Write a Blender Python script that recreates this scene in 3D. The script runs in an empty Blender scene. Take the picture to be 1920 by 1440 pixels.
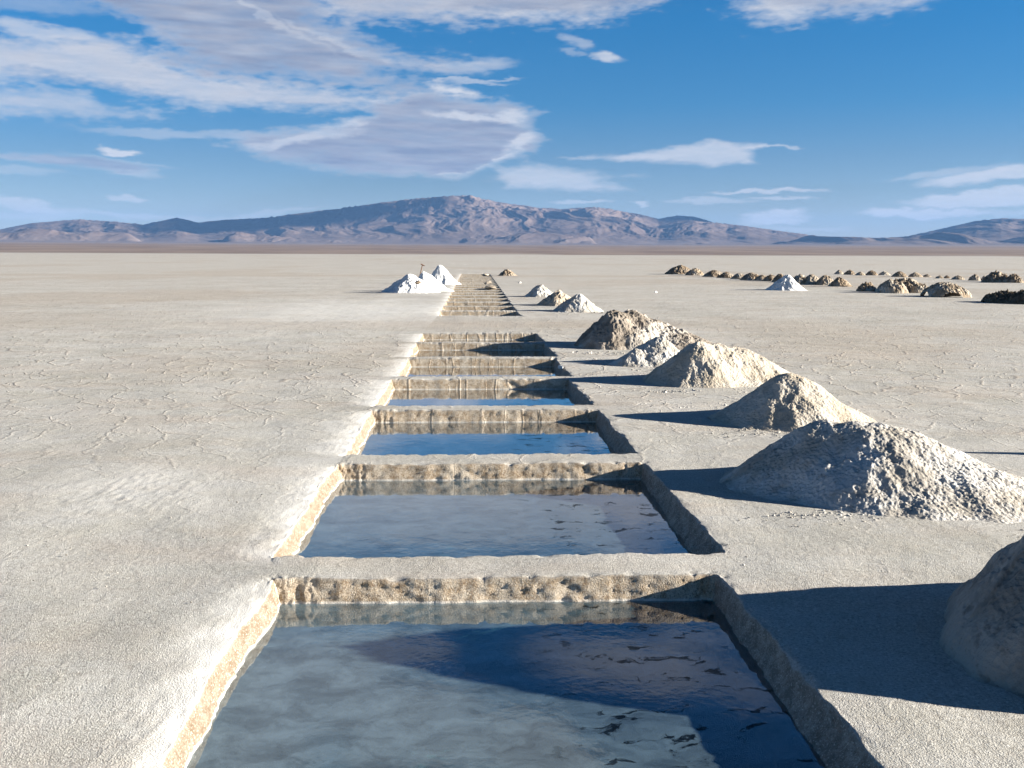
import bpy, math, random
import numpy as np
R = math.radians
sc = bpy.context.scene
COL = sc.collection
# ------------------------------------------------------------------ camera, sun, sky, exposure
H = 2.5                       # eye height above the salt flat
F = 1867.0                    # focal length in pixels of a 1920 px wide picture (35 mm lens)
PITCH = math.atan((720-472)/F); YAW = math.atan(72/F); ROLL = R(0.21)
cam = bpy.data.cameras.new('camera'); camo = bpy.data.objects.new('camera', cam); COL.objects.link(camo)
cam.sensor_width = 36; cam.lens = 36*F/1920; cam.clip_start = .05; cam.clip_end = 90000
import mathutils
MR = (mathutils.Matrix.Rotation(-YAW, 3, 'Z') @ mathutils.Matrix.Rotation(R(90)-PITCH, 3, 'X') @ mathutils.Matrix.Rotation(ROLL, 3, 'Z'))
camo.matrix_world = mathutils.Matrix.Translation((0, 0, H)) @ MR.to_4x4()
sc.camera = camo

SUN_EL, SUN_AZ = 15.0, 97.0      # azimuth clockwise from +Y (the way the camera looks): from the right, a touch behind
sd = (math.sin(R(SUN_AZ))*math.cos(R(SUN_EL)), math.cos(R(SUN_AZ))*math.cos(R(SUN_EL)), math.sin(R(SUN_EL)))
sun = bpy.data.lights.new('sun', 'SUN'); sun.energy = 5.0; sun.angle = R(.5); sun.color = (1, .93, .81)
suno = bpy.data.objects.new('sun', sun); COL.objects.link(suno)
suno.rotation_euler = mathutils.Vector(sd).to_track_quat('Z', 'Y').to_euler()
sc.view_settings.view_transform = 'Standard'; sc.view_settings.look = 'None'
sc.view_settings.exposure = 1.75; sc.view_settings.gamma = 1

def ray(px, py):
    d = MR @ mathutils.Vector(((px-960)/F, (720-py)/F, -1)); return d.normalized()
def G(px, py, Z=0.):
    d = ray(px, py); t = (Z-H)/d.z; return d.x*t, d.y*t
def hgt(px, py, Y):                # height of a thing standing at distance Y seen at pixel py
    d = ray(px, py); return H + d.z/d.y*Y
def xat(px, py, Y):
    d = ray(px, py); return d.x/d.y*Y

# ---- node helpers
class NT:
    def __init__(s, nt): s.nt = nt; s.n = nt.nodes; s.l = nt.links
    def add(s, t, **k):
        n = s.n.new(t)
        for a, v in k.items(): setattr(n, a, v)
        return n
    def put(s, sock, v):
        if isinstance(v, bpy.types.NodeSocket): s.l.new(v, sock)
        elif v is not None: sock.default_value = v
    def math(s, op, a, b=None, c=None, clamp=False):
        n = s.add('ShaderNodeMath', operation=op, use_clamp=clamp)
        s.put(n.inputs[0], a); s.put(n.inputs[1], b)
        if c is not None: s.put(n.inputs[2], c)
        return n.outputs[0]
    def vm(s, op, a, b=None):
        n = s.add('ShaderNodeVectorMath', operation=op); s.put(n.inputs[0], a)
        if b is not None: s.put(n.inputs[1], b)
        return n.outputs[0]
    def noise(s, vec, scale, detail=4, rough=.55, dist=0, out=0):
        n = s.add('ShaderNodeTexNoise'); s.put(n.inputs['Vector'], vec)
        n.inputs['Scale'].default_value = scale; n.inputs['Detail'].default_value = detail
        n.inputs['Roughness'].default_value = rough; n.inputs['Distortion'].default_value = dist
        return n.outputs[out]
    def voro(s, vec, scale, feature='F1', out=0, rnd=1):
        n = s.add('ShaderNodeTexVoronoi', feature=feature); s.put(n.inputs['Vector'], vec)
        n.inputs['Scale'].default_value = scale; n.inputs['Randomness'].default_value = rnd
        return n.outputs[out]
    def mr(s, v, a, b, c=0., d=1., kind='SMOOTHSTEP'):
        n = s.add('ShaderNodeMapRange', interpolation_type=kind)
        s.put(n.inputs[0], v); s.put(n.inputs[1], a); s.put(n.inputs[2], b); s.put(n.inputs[3], c); s.put(n.inputs[4], d)
        return n.outputs[0]
    def mix(s, f, a, b, blend='MIX'):
        n = s.add('ShaderNodeMix', data_type='RGBA', blend_type=blend)
        s.put(n.inputs[0], f); s.put(n.inputs[6], a if not isinstance(a, tuple) else (*a, 1)[:4])
        s.put(n.inputs[7], b if not isinstance(b, tuple) else (*b, 1)[:4]); return n.outputs[2]
    def scale(s, vec, v):
        return s.vm('MULTIPLY', vec, v)
    def bump(s, h, dist, strength=1., normal=None):
        n = s.add('ShaderNodeBump'); n.inputs['Strength'].default_value = strength
        n.inputs['Distance'].default_value = dist; s.put(n.inputs['Height'], h)
        if normal is not None: s.put(n.inputs['Normal'], normal)
        return n.outputs[0]

# ---- world: physical sky with high lenticular and streaky clouds laid out by direction
world = bpy.data.worlds.new('World'); sc.world = world; world.use_nodes = True
world.node_tree.nodes.clear(); W = NT(world.node_tree)
def angp(px, py, mirror=False):      # direction of a point of the sky in degrees (azimuth, elevation)
    d = ray(px, py); z = -d.z if mirror else d.z
    return math.degrees(math.atan2(d.x, d.y)), math.degrees(math.asin(z))
sky = W.add('ShaderNodeTexSky', sky_type='NISHITA'); sky.sun_disc = False
sky.sun_elevation = R(SUN_EL); sky.sun_rotation = R(SUN_AZ)
sky.altitude = 3400; sky.air_density = 1.0; sky.dust_density = 0.; sky.ozone_density = 6.0
SKY_STRENGTH = .053
# slide film reads the high-altitude sky as a deep blue
wdir = W.add('ShaderNodeSeparateXYZ'); W.put(wdir.inputs[0], W.add('ShaderNodeTexCoord').outputs['Generated'])
ramp = W.add('ShaderNodeValToRGB'); W.put(ramp.inputs[0], wdir.outputs[2]); e = ramp.color_ramp.elements
kk = .73
e[0].position = .04; e[0].color = (1.66*kk, 1.0*kk, .64*kk, 1); e[1].position = .22; e[1].color = (.18*kk, 1.0*kk, 1.04*kk, 1)
for p_, c_ in ((.09, (1.12, .93, .72)), (.14, (.50, .94, .87)), (.44, (.20, .84, .98)), (.60, (.09, .12, .16)), (.9, (.07, .09, .12))):
    q_ = e.new(p_); q_.color = (*[v*kk for v in c_], 1)
skyc = W.mix(1., sky.outputs[0], ramp.outputs[0], 'MULTIPLY')
bg = W.add('ShaderNodeBackground'); W.put(bg.inputs[0], skyc); bg.inputs[1].default_value = SKY_STRENGTH
wo = W.add('ShaderNodeOutputWorld'); W.put(wo.inputs[0], bg.outputs[0])

# ------------------------------------------------------------------ numpy noise
_rng = np.random.RandomState(7)
_perm = np.concatenate([_rng.permutation(256)]*3).astype(np.int32)
_grad = _rng.normal(size=(256, 3)); _grad /= np.linalg.norm(_grad, axis=1)[:, None]; _grad = _grad.astype(np.float32)
def pn(x, y, z=None):
    x = np.asarray(x, np.float32); y = np.asarray(y, np.float32)
    z = np.zeros_like(x) if z is None else np.asarray(z, np.float32)
    x, y, z = np.broadcast_arrays(x, y, z)
    xi = np.floor(x).astype(np.int32); yi = np.floor(y).astype(np.int32); zi = np.floor(z).astype(np.int32)
    xf = x-xi; yf = y-yi; zf = z-zi; xi &= 255; yi &= 255; zi &= 255
    u = xf*xf*xf*(xf*(xf*6-15)+10); v = yf*yf*yf*(yf*(yf*6-15)+10); w = zf*zf*zf*(zf*(zf*6-15)+10)
    def g(a, b, c):
        h = _perm[_perm[_perm[xi+a]+yi+b]+zi+c]; gr = _grad[h]
        return gr[..., 0]*(xf-a)+gr[..., 1]*(yf-b)+gr[..., 2]*(zf-c)
    def lz(a, b): r0 = g(a, b, 0); return r0+w*(g(a, b, 1)-r0)
    x00 = lz(0, 0); x10 = lz(1, 0); x01 = lz(0, 1); x11 = lz(1, 1)
    y0 = x00+u*(x10-x00); y1 = x01+u*(x11-x01); return (y0+v*(y1-y0))*1.5
def fbm(x, y, z=None, o=4, rough=.5, ridged=False):
    s = 0; a = 1.; k = 1.
    for i in range(o):
        n = pn(x*k+i*17.3, y*k-i*9.1, None if z is None else z*k+i*5.7)
        if ridged: n = 1-2*np.abs(n)
        s = s+a*n; a *= rough; k *= 2.03
    return s
def sst(a, b, x):
    t = np.clip((x-a)/(b-a), 0, 1); return t*t*(3-2*t)

def tag(o, label=None, cat=None, group=None, kind=None):
    for k, v in (('label', label), ('category', cat), ('group', group), ('kind', kind)):
        if v: o[k] = v
    return o
def link_mesh(name, V, Fc, mat, smooth=True, parent=None, attrs=None, loc=None):
    me = bpy.data.meshes.new(name); V = np.asarray(V, np.float32); Fc = np.asarray(Fc, np.int32)
    me.vertices.add(len(V)); me.vertices.foreach_set('co', V.ravel())
    k = Fc.shape[1]; me.loops.add(Fc.size); me.loops.foreach_set('vertex_index', Fc.ravel())
    me.polygons.add(len(Fc)); me.polygons.foreach_set('loop_start', np.arange(0, Fc.size, k, dtype=np.int32))
    me.polygons.foreach_set('loop_total', np.full(len(Fc), k, np.int32))
    me.polygons.foreach_set('use_smooth', np.full(len(Fc), smooth))
    for an, av in (attrs or {}).items():
        at = me.attributes.new(an, 'FLOAT', 'POINT'); at.data.foreach_set('value', np.asarray(av, np.float32).ravel())
    me.update(calc_edges=True); me.validate()
    o = bpy.data.objects.new(name, me); COL.objects.link(o)
    if mat: me.materials.append(mat)
    if parent: o.parent = parent
    if loc: o.location = loc
    return o
def grid_faces(ny, nx, keep=None):
    i = np.arange(ny*nx).reshape(ny, nx)
    f = np.stack([i[:-1, :-1], i[:-1, 1:], i[1:, 1:], i[1:, :-1]], -1).reshape(-1, 4)
    return f if keep is None else f[keep.ravel()]
def compact(V, Fc):
    used = np.zeros(len(V), bool); used[Fc.ravel()] = True
    idx = np.cumsum(used)-1; return V[used], idx[Fc], used

def mat(name):
    m = bpy.data.materials.new(name); m.use_nodes = True; m.node_tree.nodes.clear(); return m, NT(m.node_tree)
def finish(n, col, rough, normal=None, spec=.3):
    b = n.add('ShaderNodeBsdfPrincipled'); n.put(b.inputs['Base Color'], col if not isinstance(col, tuple) else (*col, 1))
    n.put(b.inputs['Roughness'], rough); n.put(b.inputs['Normal'], normal)
    n.put(b.inputs['Specular IOR Level'], spec)
    o = n.add('ShaderNodeOutputMaterial'); n.put(o.inputs[0], b.outputs[0]); return b

# ------------------------------------------------------------------ clouds: a far sheet over the sky in front, laid out by direction
# (centre px, centre py, half width, half height, tilt clockwise, opacity, softness)
WHITE = [(60,58,110,12,6,.6,.8),(215,300,120,5,6,.3,.9),
 (880,150,100,3,-4,.5,.8),(1440,277,70,2.5,2,.5,.8),
 (1000,335,80,18,0,.30,.9),(1075,376,75,4,-2,.6,.8),(1222,380,18,6,15,.7,.8),
 (1440,360,100,4,-2,.7,.7),(1345,376,75,6,2,.5,.8),(1470,375,60,4,3,.6,.8),(1440,410,65,13,-6,.85,.7),(1500,430,90,6,0,.4,.9),
 (1870,328,110,16,-6,.8,.7),(1760,322,80,9,-6,.4,.9),(1850,372,120,12,-4,.85,.6),(1730,402,90,9,-3,.85,.6),(1920,395,110,5,0,.4,.9),
 (205,283,36,6,2,.9,.8),(60,296,110,7,3,.55,.8),(215,312,80,12,10,.5,.8),(230,365,35,5,0,.6,.8),(30,385,90,12,8,.7,.8),(190,400,230,7,3,.5,.9),(60,405,120,8,0,.5,.9),
 (450,405,150,5,-3,.4,.9),(330,250,200,9,0,.35,.9),(1120,106,38,9,4,.75,.8),(1060,80,36,12,10,.4,.9),(1045,98,40,5,5,.3,.9),(880,125,80,14,-8,.45,.9),(900,155,60,5,0,.5,.9),(480,250,130,8,-3,.4,.9)]
GREY = [(130,302,150,12,4,.45,.9),(30,320,80,8,2,.3,.9),(60,12,120,16,0,.3,.9)]
SHADE = [(130,302,150,12,4,.7,.8),(900,238,85,4,6,.75,.8),(880,255,90,4,6,.6,.8),(900,272,80,3,4,.5,.8),(1300,302,120,5,0,.35,.8),(1540,0,150,18,0,.5,.9),(1000,10,300,22,0,.6,.9),(120,150,170,12,8,.3,.9),(560,190,160,5,5,.2,.9)]
# outlined cloud bodies: (opacity, edge softness in px, shade, points)
BODIES = [
 (.90, 12, .27, [(-120,66),(0,70),(140,66),(250,72),(275,95),(380,135),(500,150),(620,165),(700,178),(778,187),(690,200),(640,212),(560,208),(480,205),(400,208),(330,197),(230,177),(140,160),(60,154),(-120,162)]),
 (.72, 12, .27, [(-120,162),(90,160),(170,178),(190,195),(240,206),(325,207),(290,220),(200,226),(100,222),(-120,218)]),
 (.90, 16, .78, [(120,-40),(150,0),(240,34),(280,60),(335,92),(262,118),(370,122),(360,143),(420,148),(520,146),(600,158),(680,172),(760,182),(830,170),(775,150),(720,138),(850,138),(925,118),(840,110),(780,108),(700,82),(660,52),(615,36),(640,-40)]),
 (.95, 16, .50, [(560,-90),(1310,-90),(1250,8),(1180,30),(1080,46),(1000,54),(900,45),(800,44),(660,38),(600,20)]),
 (.90, 16, .35, [(1350,-90),(1790,-90),(1730,10),(1620,22),(1540,28),(1500,45),(1430,50),(1380,30)]),
 (.93, 9, .78, [(690,195),(800,168),(870,180),(920,186),(970,193),(1012,209),(1000,232),(1024,262),(1000,285),(940,302),(890,325),(860,335),(760,328),(640,322),(540,307),(470,285),(415,268),(460,250),(560,240),(620,232),(680,215)]),
 (.95, 6, .0, [(800,158),(860,160),(925,186),(850,184)]),
 (.80, 5, .1, [(1040,297),(1150,290),(1260,275),(1340,261),(1390,267),(1440,276),(1405,282),(1418,308),(1340,313),(1230,306),(1130,299)]),
 (.70, 7, .1, [(925,312),(1010,307),(1080,316),(1130,328),(1215,332),(1130,339),(1190,352),(1080,358),(950,350)]),
]
# bright rims of the lens cloud
RIMS = [(900,222,110,9,10,1,.9),(985,225,35,20,20,1,.8),(975,270,50,14,-20,1,.9),(930,300,70,7,-25,1,.8),(845,327,40,6,6,1,.8),(650,232,60,9,-10,1,.9),(560,262,130,12,-12,.8,.9),(500,25,140,7,24,.5,.9),(640,75,110,7,20,.5,.9),(760,115,90,8,12,.5,.9),(220,45,100,8,6,.5,.9),(1010,38,130,10,0,.7,.9),(1480,30,80,12,4,.6,.9),(870,120,60,8,-8,.6,.9)]
# higher sky, seen by the pool water only: given at the place where the water mirrors it
HIGH = [(560,1290,230,120,0,.9,.9),(440,1400,200,90,0,.9,.9),(700,1215,170,40,6,.6,.9),(1190,1245,220,52,4,.65,.9),(1380,1290,120,40,10,.3,.9),(1020,1420,140,70,20,.85,.6),(820,1390,260,60,0,.8,.8),
 (900,990,420,34,0,.85,.9),(640,980,150,60,0,.7,.9),(1120,1000,140,40,10,.6,.9),(700,1330,240,60,0,.85,.9),(1290,1190,120,22,0,.4,.9)]

def cloud_sheet():
    A1 = np.arange(-32, 34, .065); A0 = np.arange(-75, -32, .6); A2 = np.arange(34, 76, .6)
    E = np.concatenate([np.arange(-1, 16, .045), np.arange(16, 30, .09), np.arange(30, 55, .5)])
    A, El = np.meshgrid(np.concatenate([A0, A1, A2]), E)
    w = [fbm(A*.16+3, El*.5, o=5, rough=.55), fbm(A*.16+40, El*.5+9, o=5, rough=.55)]
    v = [fbm(A*.8+13, El*2.6, o=4, rough=.6), fbm(A*.8+70, El*2.6+9, o=4, rough=.6)]
    Aw = A+1.15*w[0]+.42*v[0]; Ew = El+.34*w[1]+.13*v[1]
    k = math.degrees(1/F)
    def acc(lst, mirror=False, op='max'):
        o = np.zeros_like(A)
        for (cx, cy, rx, ry, rot, amp, soft) in lst:
            a, e = angp(cx, cy, mirror); r = R(rot)*(1 if mirror else -1)
            u = (Aw-a)/k; t = (Ew-e)/k
            p = (u*math.cos(r)+t*math.sin(r))/rx; q = (-u*math.sin(r)+t*math.cos(r))/ry
            d = np.sqrt(p*p+q*q); m = amp*(1-sst(1.25-soft, 1.25, d))
            o = np.maximum(o, m) if op == 'max' else 1-(1-o)*(1-m)
        return o
    st = fbm(A*.35+5-El*.25, El*2.4, o=5, rough=.6); fi = fbm(A*1.2, El*7, o=4, rough=.6)
    def body(amp, soft, pts):
        P = np.array([angp(*p) for p in pts]); D = np.full(A.shape, 1e9); ins = np.zeros(A.shape, bool)
        xw = A+.22*w[0]+.07*v[0]; yw = El+.12*w[1]+.05*v[1]; m = (A > P[:, 0].min()-4) & (A < P[:, 0].max()+4) & (El > P[:, 1].min()-2) & (El < P[:, 1].max()+2)
        x, y = xw[m], yw[m]; d = np.full(x.shape, 1e9); c = np.zeros(x.shape, bool)
        for i in range(len(P)):
            (x1, y1), (x2, y2) = P[i-1], P[i]; ex, ey = x2-x1, y2-y1
            t = np.clip(((x-x1)*ex+(y-y1)*ey)/(ex*ex+ey*ey), 0, 1)
            d = np.minimum(d, ((x-x1-t*ex)*.45)**2+(y-y1-t*ey)**2)
            if y1 != y2: c ^= ((y1 > y) != (y2 > y)) & (x < ex*(y-y1)/ey+x1)
        d = np.sqrt(d)*np.where(c, 1, -1)/k; o = np.zeros(A.shape); o[m] = amp*sst(-soft*1.0, soft*2.0, d+soft*.9*v[0][m]+soft*.5*w[1][m]); return o
    dens = 1-(1-acc(WHITE))*(1-acc(GREY)*.95); sh = acc(SHADE)
    for amp, soft, shd, pts in BODIES:
        q = body(amp, soft, pts); dens = 1-(1-dens)*(1-q); sh = sh*(1-q)+shd*q if shd < .3 else np.maximum(sh, shd*q)
    sh = sh*(1-.85*acc(RIMS))
    hi = .85*acc(HIGH, True)*sst(13.8, 15, El)
    gen = .25*sst(.2, .8, fbm(A*.05+2, El*.13, o=5))*sst(30, 38, El)
    dens = np.maximum(dens, np.maximum(hi, gen))
    dens = np.clip(dens*(1.0+.20*st+.05*fi), 0, 1); dens = dens*sst(0, .35, dens+.12)
    sh = np.clip(sh*(1.12+.38*fbm(A*.22+15+El*.3, El*1.9, o=4, rough=.55))+.10*st, 0, 1)
    sh = np.maximum(sh, .62*hi)
    Rr = 60000.
    V = np.stack([np.sin(np.radians(A))*np.cos(np.radians(El))*Rr, np.cos(np.radians(A))*np.cos(np.radians(El))*Rr, np.sin(np.radians(El))*Rr], -1).reshape(-1, 3)
    m, n = mat('cloud'); m.cycles.emission_sampling = 'NONE'
    def attr(a):
        t = n.add('ShaderNodeAttribute'); t.attribute_name = a; return t.outputs['Fac']
    em = n.add('ShaderNodeEmission'); n.put(em.inputs[0], n.mix(attr('shade'), CLOUD_LIT, CLOUD_DARK))
    tr = n.add('ShaderNodeBsdfTransparent'); mx = n.add('ShaderNodeMixShader'); n.put(mx.inputs[0], attr('cover'))
    n.put(mx.inputs[1], tr.outputs[0]); n.put(mx.inputs[2], em.outputs[0]); o = n.add('ShaderNodeOutputMaterial'); n.put(o.inputs[0], mx.outputs[0])
    ob = link_mesh('clouds', V, grid_faces(*A.shape), m, attrs={'cover': dens, 'shade': sh}); tag(ob, kind='structure')
CLOUD_LIT = (.222, .226, .236); CLOUD_DARK = (.080, .092, .128)
cloud_sheet()

# ------------------------------------------------------------------ materials
def ground_material():
    m, n = mat('salt_crust')
    pos = n.add('ShaderNodeNewGeometry').outputs['Position']
    def attr(a):
        t = n.add('ShaderNodeAttribute'); t.attribute_name = a; return t.outputs['Fac']
    rim = attr('rim'); wall = attr('wall'); dirt = attr('dirt'); wet = attr('wet')
    big = n.noise(n.scale(pos, (.6, 1.2, 1)), .3, 6, .65); mid = n.noise(pos, 1.4, 5, .6); grain = n.noise(pos, 62, 4, .75)
    xy = n.scale(pos, (1, 1, 0))
    wob = n.vm('ADD', xy, n.scale(n.noise(xy, .7, 4, .65, out=1), (.9, .9, 0)))
    crk = n.voro(wob, 1.3, 'DISTANCE_TO_EDGE'); crk2 = n.voro(wob, 3.1, 'DISTANCE_TO_EDGE')
    breakup = n.mr(n.noise(pos, .25, 4, .65), .30, .50)
    ridge = n.math('MULTIPLY', n.mr(crk, .0, .045, .75, 0), breakup)
    ridge2 = n.math('MULTIPLY', n.mr(crk2, .0, .05, .5, 0), n.mr(n.noise(pos, .9, 3, .6), .42, .58))
    rid = n.math('MAXIMUM', ridge, ridge2)
    sy_ = n.add('ShaderNodeSeparateXYZ'); n.put(sy_.inputs[0], pos)
    rid = n.math('MULTIPLY', rid, n.mr(sy_.outputs[1], 7, 22, .12, 1.))
    rid = n.math('MULTIPLY', rid, n.mr(rim, 0, .5, 1, 0))
    c = n.mix(n.mr(big, .32, .68), (.455, .44, .395), (.575, .56, .525))
    c = n.mix(n.mr(mid, .38, .72, 0, .6), c, (.60, .59, .57))
    c = n.mix(n.mr(n.noise(n.scale(pos, (.5, 1.5, 1)), .55, 5, .65), .45, .7, 0, .5), c, (.52, .445, .38))
    c = n.mix(n.mr(n.noise(n.scale(pos, (.7, 1.2, 1)), .8, 5, .65), .5, .75, 0, .45), c, (.47, .485, .50))
    c = n.mix(n.mr(dirt, 0, 1, 0, .55), c, (.45, .375, .30))
    c = n.mix(n.math('MULTIPLY', rid, .6), c, (.30, .22, .16))
    spk = n.noise(pos, 52, 4, .8); spk2 = n.noise(pos, 15, 4, .75)
    c = n.mix(n.mr(spk, .34, .50, .75, 0), c, (.22, .20, .17)); c = n.mix(n.mr(spk, .54, .66, 0, .7), c, (.82, .80, .76)); c = n.mix(n.mr(spk2, .33, .47, .30, 0), c, (.27, .235, .20))
    c = n.mix(n.mr(grain, .32, .46, .75, 0), c, (.25, .22, .19))
    c = n.mix(n.mr(n.noise(pos, 9, 3, .6), .30, .42, .35, 0), c, (.33, .29, .25))
    c = n.mix(n.math('MULTIPLY', rim, .9), c, (.78, .77, .75))
    wn_ = n.noise(pos, 11, 5, .7)
    wc = n.mix(n.mr(wn_, .35, .65), (.37, .275, .18), (.60, .51, .40))
    wc = n.mix(n.mr(n.noise(pos, 40, 3, .7), .32, .48, .7, 0), wc, (.16, .10, .06))
    wc = n.mix(n.mr(n.noise(pos, 3.0, 3, .6), .5, .75, 0, .55), wc, (.72, .66, .56))
    wc = n.mix(attr('brown'), n.mix(n.mr(wn_, .35, .65), (.20, .175, .145), (.36, .32, .27)), wc)  # right walls: the shade they stand in is put into a darker grey
    wc = n.mix(attr('sunny_wall_dim'), wc, n.mix(n.mr(wn_, .35, .65), (.17, .125, .085), (.27, .235, .19)))  # sun-facing left walls get a darker colour to hold down the glare
    wc = n.mix(n.math('MULTIPLY', attr('sunny_wall_dim'), n.mr(spk, .35, .5, .6, 0)), wc, (.10, .065, .04))
    wc = n.mix(n.mr(n.noise(pos, 75, 3, .75), .36, .50, .7, 0), wc, (.13, .09, .06)); wc = n.mix(n.mr(n.noise(n.scale(pos, (1, 1, 1.4)), 58, 3, .75), .55, .66, 0, .55), wc, (.80, .74, .64))
    c = n.mix(wall, c, wc)
    sz = n.add('ShaderNodeSeparateXYZ'); n.put(sz.inputs[0], pos)
    # white bead of salt where the brine laps the wall, green-grey slime below it
    bead_n = n.mr(n.noise(pos, 5, 4, .7), .35, .6, .25, 1.)
    bead = n.mr(n.math('ABSOLUTE', n.math('ADD', sz.outputs[2], .198)), .004, .022, .6, 0)
    c = n.mix(n.math('MULTIPLY', n.math('MULTIPLY', n.math('MULTIPLY', bead, bead_n), wall), n.mr(attr('brown'), .2, .6)), c, (.85, .84, .80))
    c = n.mix(wet, c, n.mix(n.mr(n.noise(pos, 1.6, 4, .6), .3, .7), (.15, .21, .21), (.30, .36, .33)))
    c = n.mix(attr('plain'), c, n.mix(n.mr(n.noise(n.scale(pos, (1, .3, 1)), .01, 4, .6), .35, .65), (.19, .145, .13), (.27, .21, .18)))
    h = n.math('ADD', n.math('MULTIPLY', grain, .8), n.math('MULTIPLY', n.voro(pos, 105), .6))
    h = n.math('ADD', h, n.math('MULTIPLY', n.noise(pos, 110, 2, .6), .5))
    nb = n.bump(h, .0042, 1.)
    h2 = n.math('ADD', n.math('MULTIPLY', rid, 1.), n.math('MULTIPLY', n.noise(pos, 4.5, 5, .65), .9))
    nb = n.bump(h2, .014, .8, nb)
    finish(n, c, .85, nb, .2); return m
def pile_material(name, c1, c2, dark, gs=26, bd=.014, white=None):
    m, n = mat(name)
    pos = n.add('ShaderNodeNewGeometry').outputs['Position']
    big = n.noise(pos, 2.2, 5, .6); g = n.noise(pos, gs, 4, .7)
    c = n.mix(n.mr(big, .35, .65), c1, c2)
    if white: c = n.mix(n.mr(n.noise(pos, 1.1, 4, .6), .45, .65), c, white)
    c = n.mix(n.mr(g, .28, .42, .6, 0), c, dark)
    c = n.mix(n.mr(n.noise(pos, gs*.3, 3, .6), .3, .42, .5, 0), c, dark)
    h = n.math('ADD', n.math('MULTIPLY', g, 1.), n.math('MULTIPLY', n.voro(pos, gs*.9), .8))
    nb = n.bump(h, bd, .9); nb = n.bump(n.noise(pos, gs*.3, 5, .7), bd*1.3, .6, nb)
    finish(n, c, .85, nb, .2); return m
def hill_material():
    m, n = mat('bare_hillside')
    pos = n.add('ShaderNodeNewGeometry').outputs['Position']
    b = n.noise(pos, .0011, 6, .6); s = n.noise(n.scale(pos, (1, .4, 3)), .006, 4, .6)
    c = n.mix(n.mr(b, .35, .65), (.105, .074, .064), (.165, .12, .10))
    c = n.mix(n.mr(s, .4, .7, 0, .4), c, (.18, .135, .11))
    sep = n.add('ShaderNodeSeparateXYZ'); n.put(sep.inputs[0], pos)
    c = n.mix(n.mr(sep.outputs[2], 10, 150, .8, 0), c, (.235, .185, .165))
    nb = n.bump(n.noise(pos, .012, 5, .65), 14, .5)
    finish(n, c, .95, nb, .1); return m
def water_material():
    m, n = mat('brine')
    pos = n.add('ShaderNodeNewGeometry').outputs['Position']
    ob = n.add('ShaderNodeTexCoord').outputs['Object']
    rip = n.math('ADD', n.noise(pos, 7, 3, .5), n.math('MULTIPLY', n.noise(pos, 26, 3, .5), .35))
    nb = n.bump(rip, .0022, .35)
    fr = n.add('ShaderNodeFresnel'); fr.inputs[0].default_value = 1.36; n.put(fr.inputs[1], nb)
    gl = n.add('ShaderNodeBsdfGlossy'); gl.inputs['Roughness'].default_value = .015; n.put(gl.inputs['Normal'], nb)
    tr = n.add('ShaderNodeBsdfTransparent'); tr.inputs[0].default_value = (.50, .76, .84, 1)
    film = n.add('ShaderNodeBsdfDiffuse'); film.inputs[0].default_value = (.33, .49, .59, 1)
    # thin floating skin of salt with holes in it
    wv = n.vm('ADD', n.scale(pos, (1, 1.0, 0)), n.scale(n.noise(pos, 3, 3, .6, out=1), (.5, .35, 0)))
    hole = n.mr(n.noise(n.scale(wv, (1, 2.0, 1)), 3.2, 6, .68), .565, .62)
    sep = n.add('ShaderNodeSeparateXYZ'); n.put(sep.inputs[0], pos)
    hole = n.math('MULTIPLY', hole, n.mr(sep.outputs[0], .1, .9))
    dens = n.mr(n.noise(n.scale(wv, (1, 1.6, 1)), 2.4, 7, .75), .30, .72, .14, .42)
    dens = n.math('MULTIPLY', dens, n.mr(sep.outputs[0], -1.2, 1.6, 1.1, .7))
    dens = n.math('MULTIPLY', dens, n.math('SUBTRACT', 1., n.math('MULTIPLY', hole, .95)))
    under = n.add('ShaderNodeMixShader'); n.put(under.inputs[0], dens); n.put(under.inputs[1], tr.outputs[0]); n.put(under.inputs[2], film.outputs[0])
    frf = n.math('MULTIPLY', fr.outputs[0], n.math('SUBTRACT', 1.0, n.math('MULTIPLY', hole, .72)))
    frf = n.math('ADD', n.math('MULTIPLY', frf, 2.0), n.math('MULTIPLY', dens, .25), clamp=True)
    mx = n.add('ShaderNodeMixShader'); n.put(mx.inputs[0], frf); n.put(mx.inputs[1], under.outputs[0]); n.put(mx.inputs[2], gl.outputs[0])
    o = n.add('ShaderNodeOutputMaterial'); n.put(o.inputs[0], mx.outputs[0]); return m
def plain(name, col, rough=.7):
    m, n = mat(name); pos = n.add('ShaderNodeNewGeometry').outputs['Position']
    c = n.mix(n.mr(n.noise(pos, 30, 3), .35, .65), tuple(x*.75 for x in col), col)
    finish(n, c, rough, n.bump(n.noise(pos, 60, 3), .004, .5)); return m
M_GROUND = ground_material(); M_WATER = water_material(); M_HILL = hill_material()
M_SALT = pile_material('grey_salt', (.42, .385, .335), (.55, .52, .48), (.26, .225, .19), white=(.62, .605, .58))
M_TAN = pile_material('tan_salt', (.44, .36, .27), (.57, .49, .40), (.24, .19, .14))
M_ROUGH = pile_material('rough_dirty_salt', (.20, .17, .14), (.36, .31, .26), (.13, .105, .08), white=(.50, .46, .41))
M_BEIGE = pile_material('beige_salt', (.45, .39, .31), (.57, .52, .45), (.28, .23, .18))
M_SHADED = pile_material('shaded_grey_salt', (.25, .225, .195), (.36, .335, .30), (.14, .12, .10))  # grey salt darkened in its base colour for the nearest pile's shaded side
M_WHITE = pile_material('white_salt', (.74, .74, .74), (.80, .80, .79), (.56, .55, .53), gs=14)
M_MUD = pile_material('brown_mud_salt', (.19, .14, .095), (.35, .27, .19), (.10, .07, .05), gs=9, bd=.025, white=(.42, .36, .29))
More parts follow.
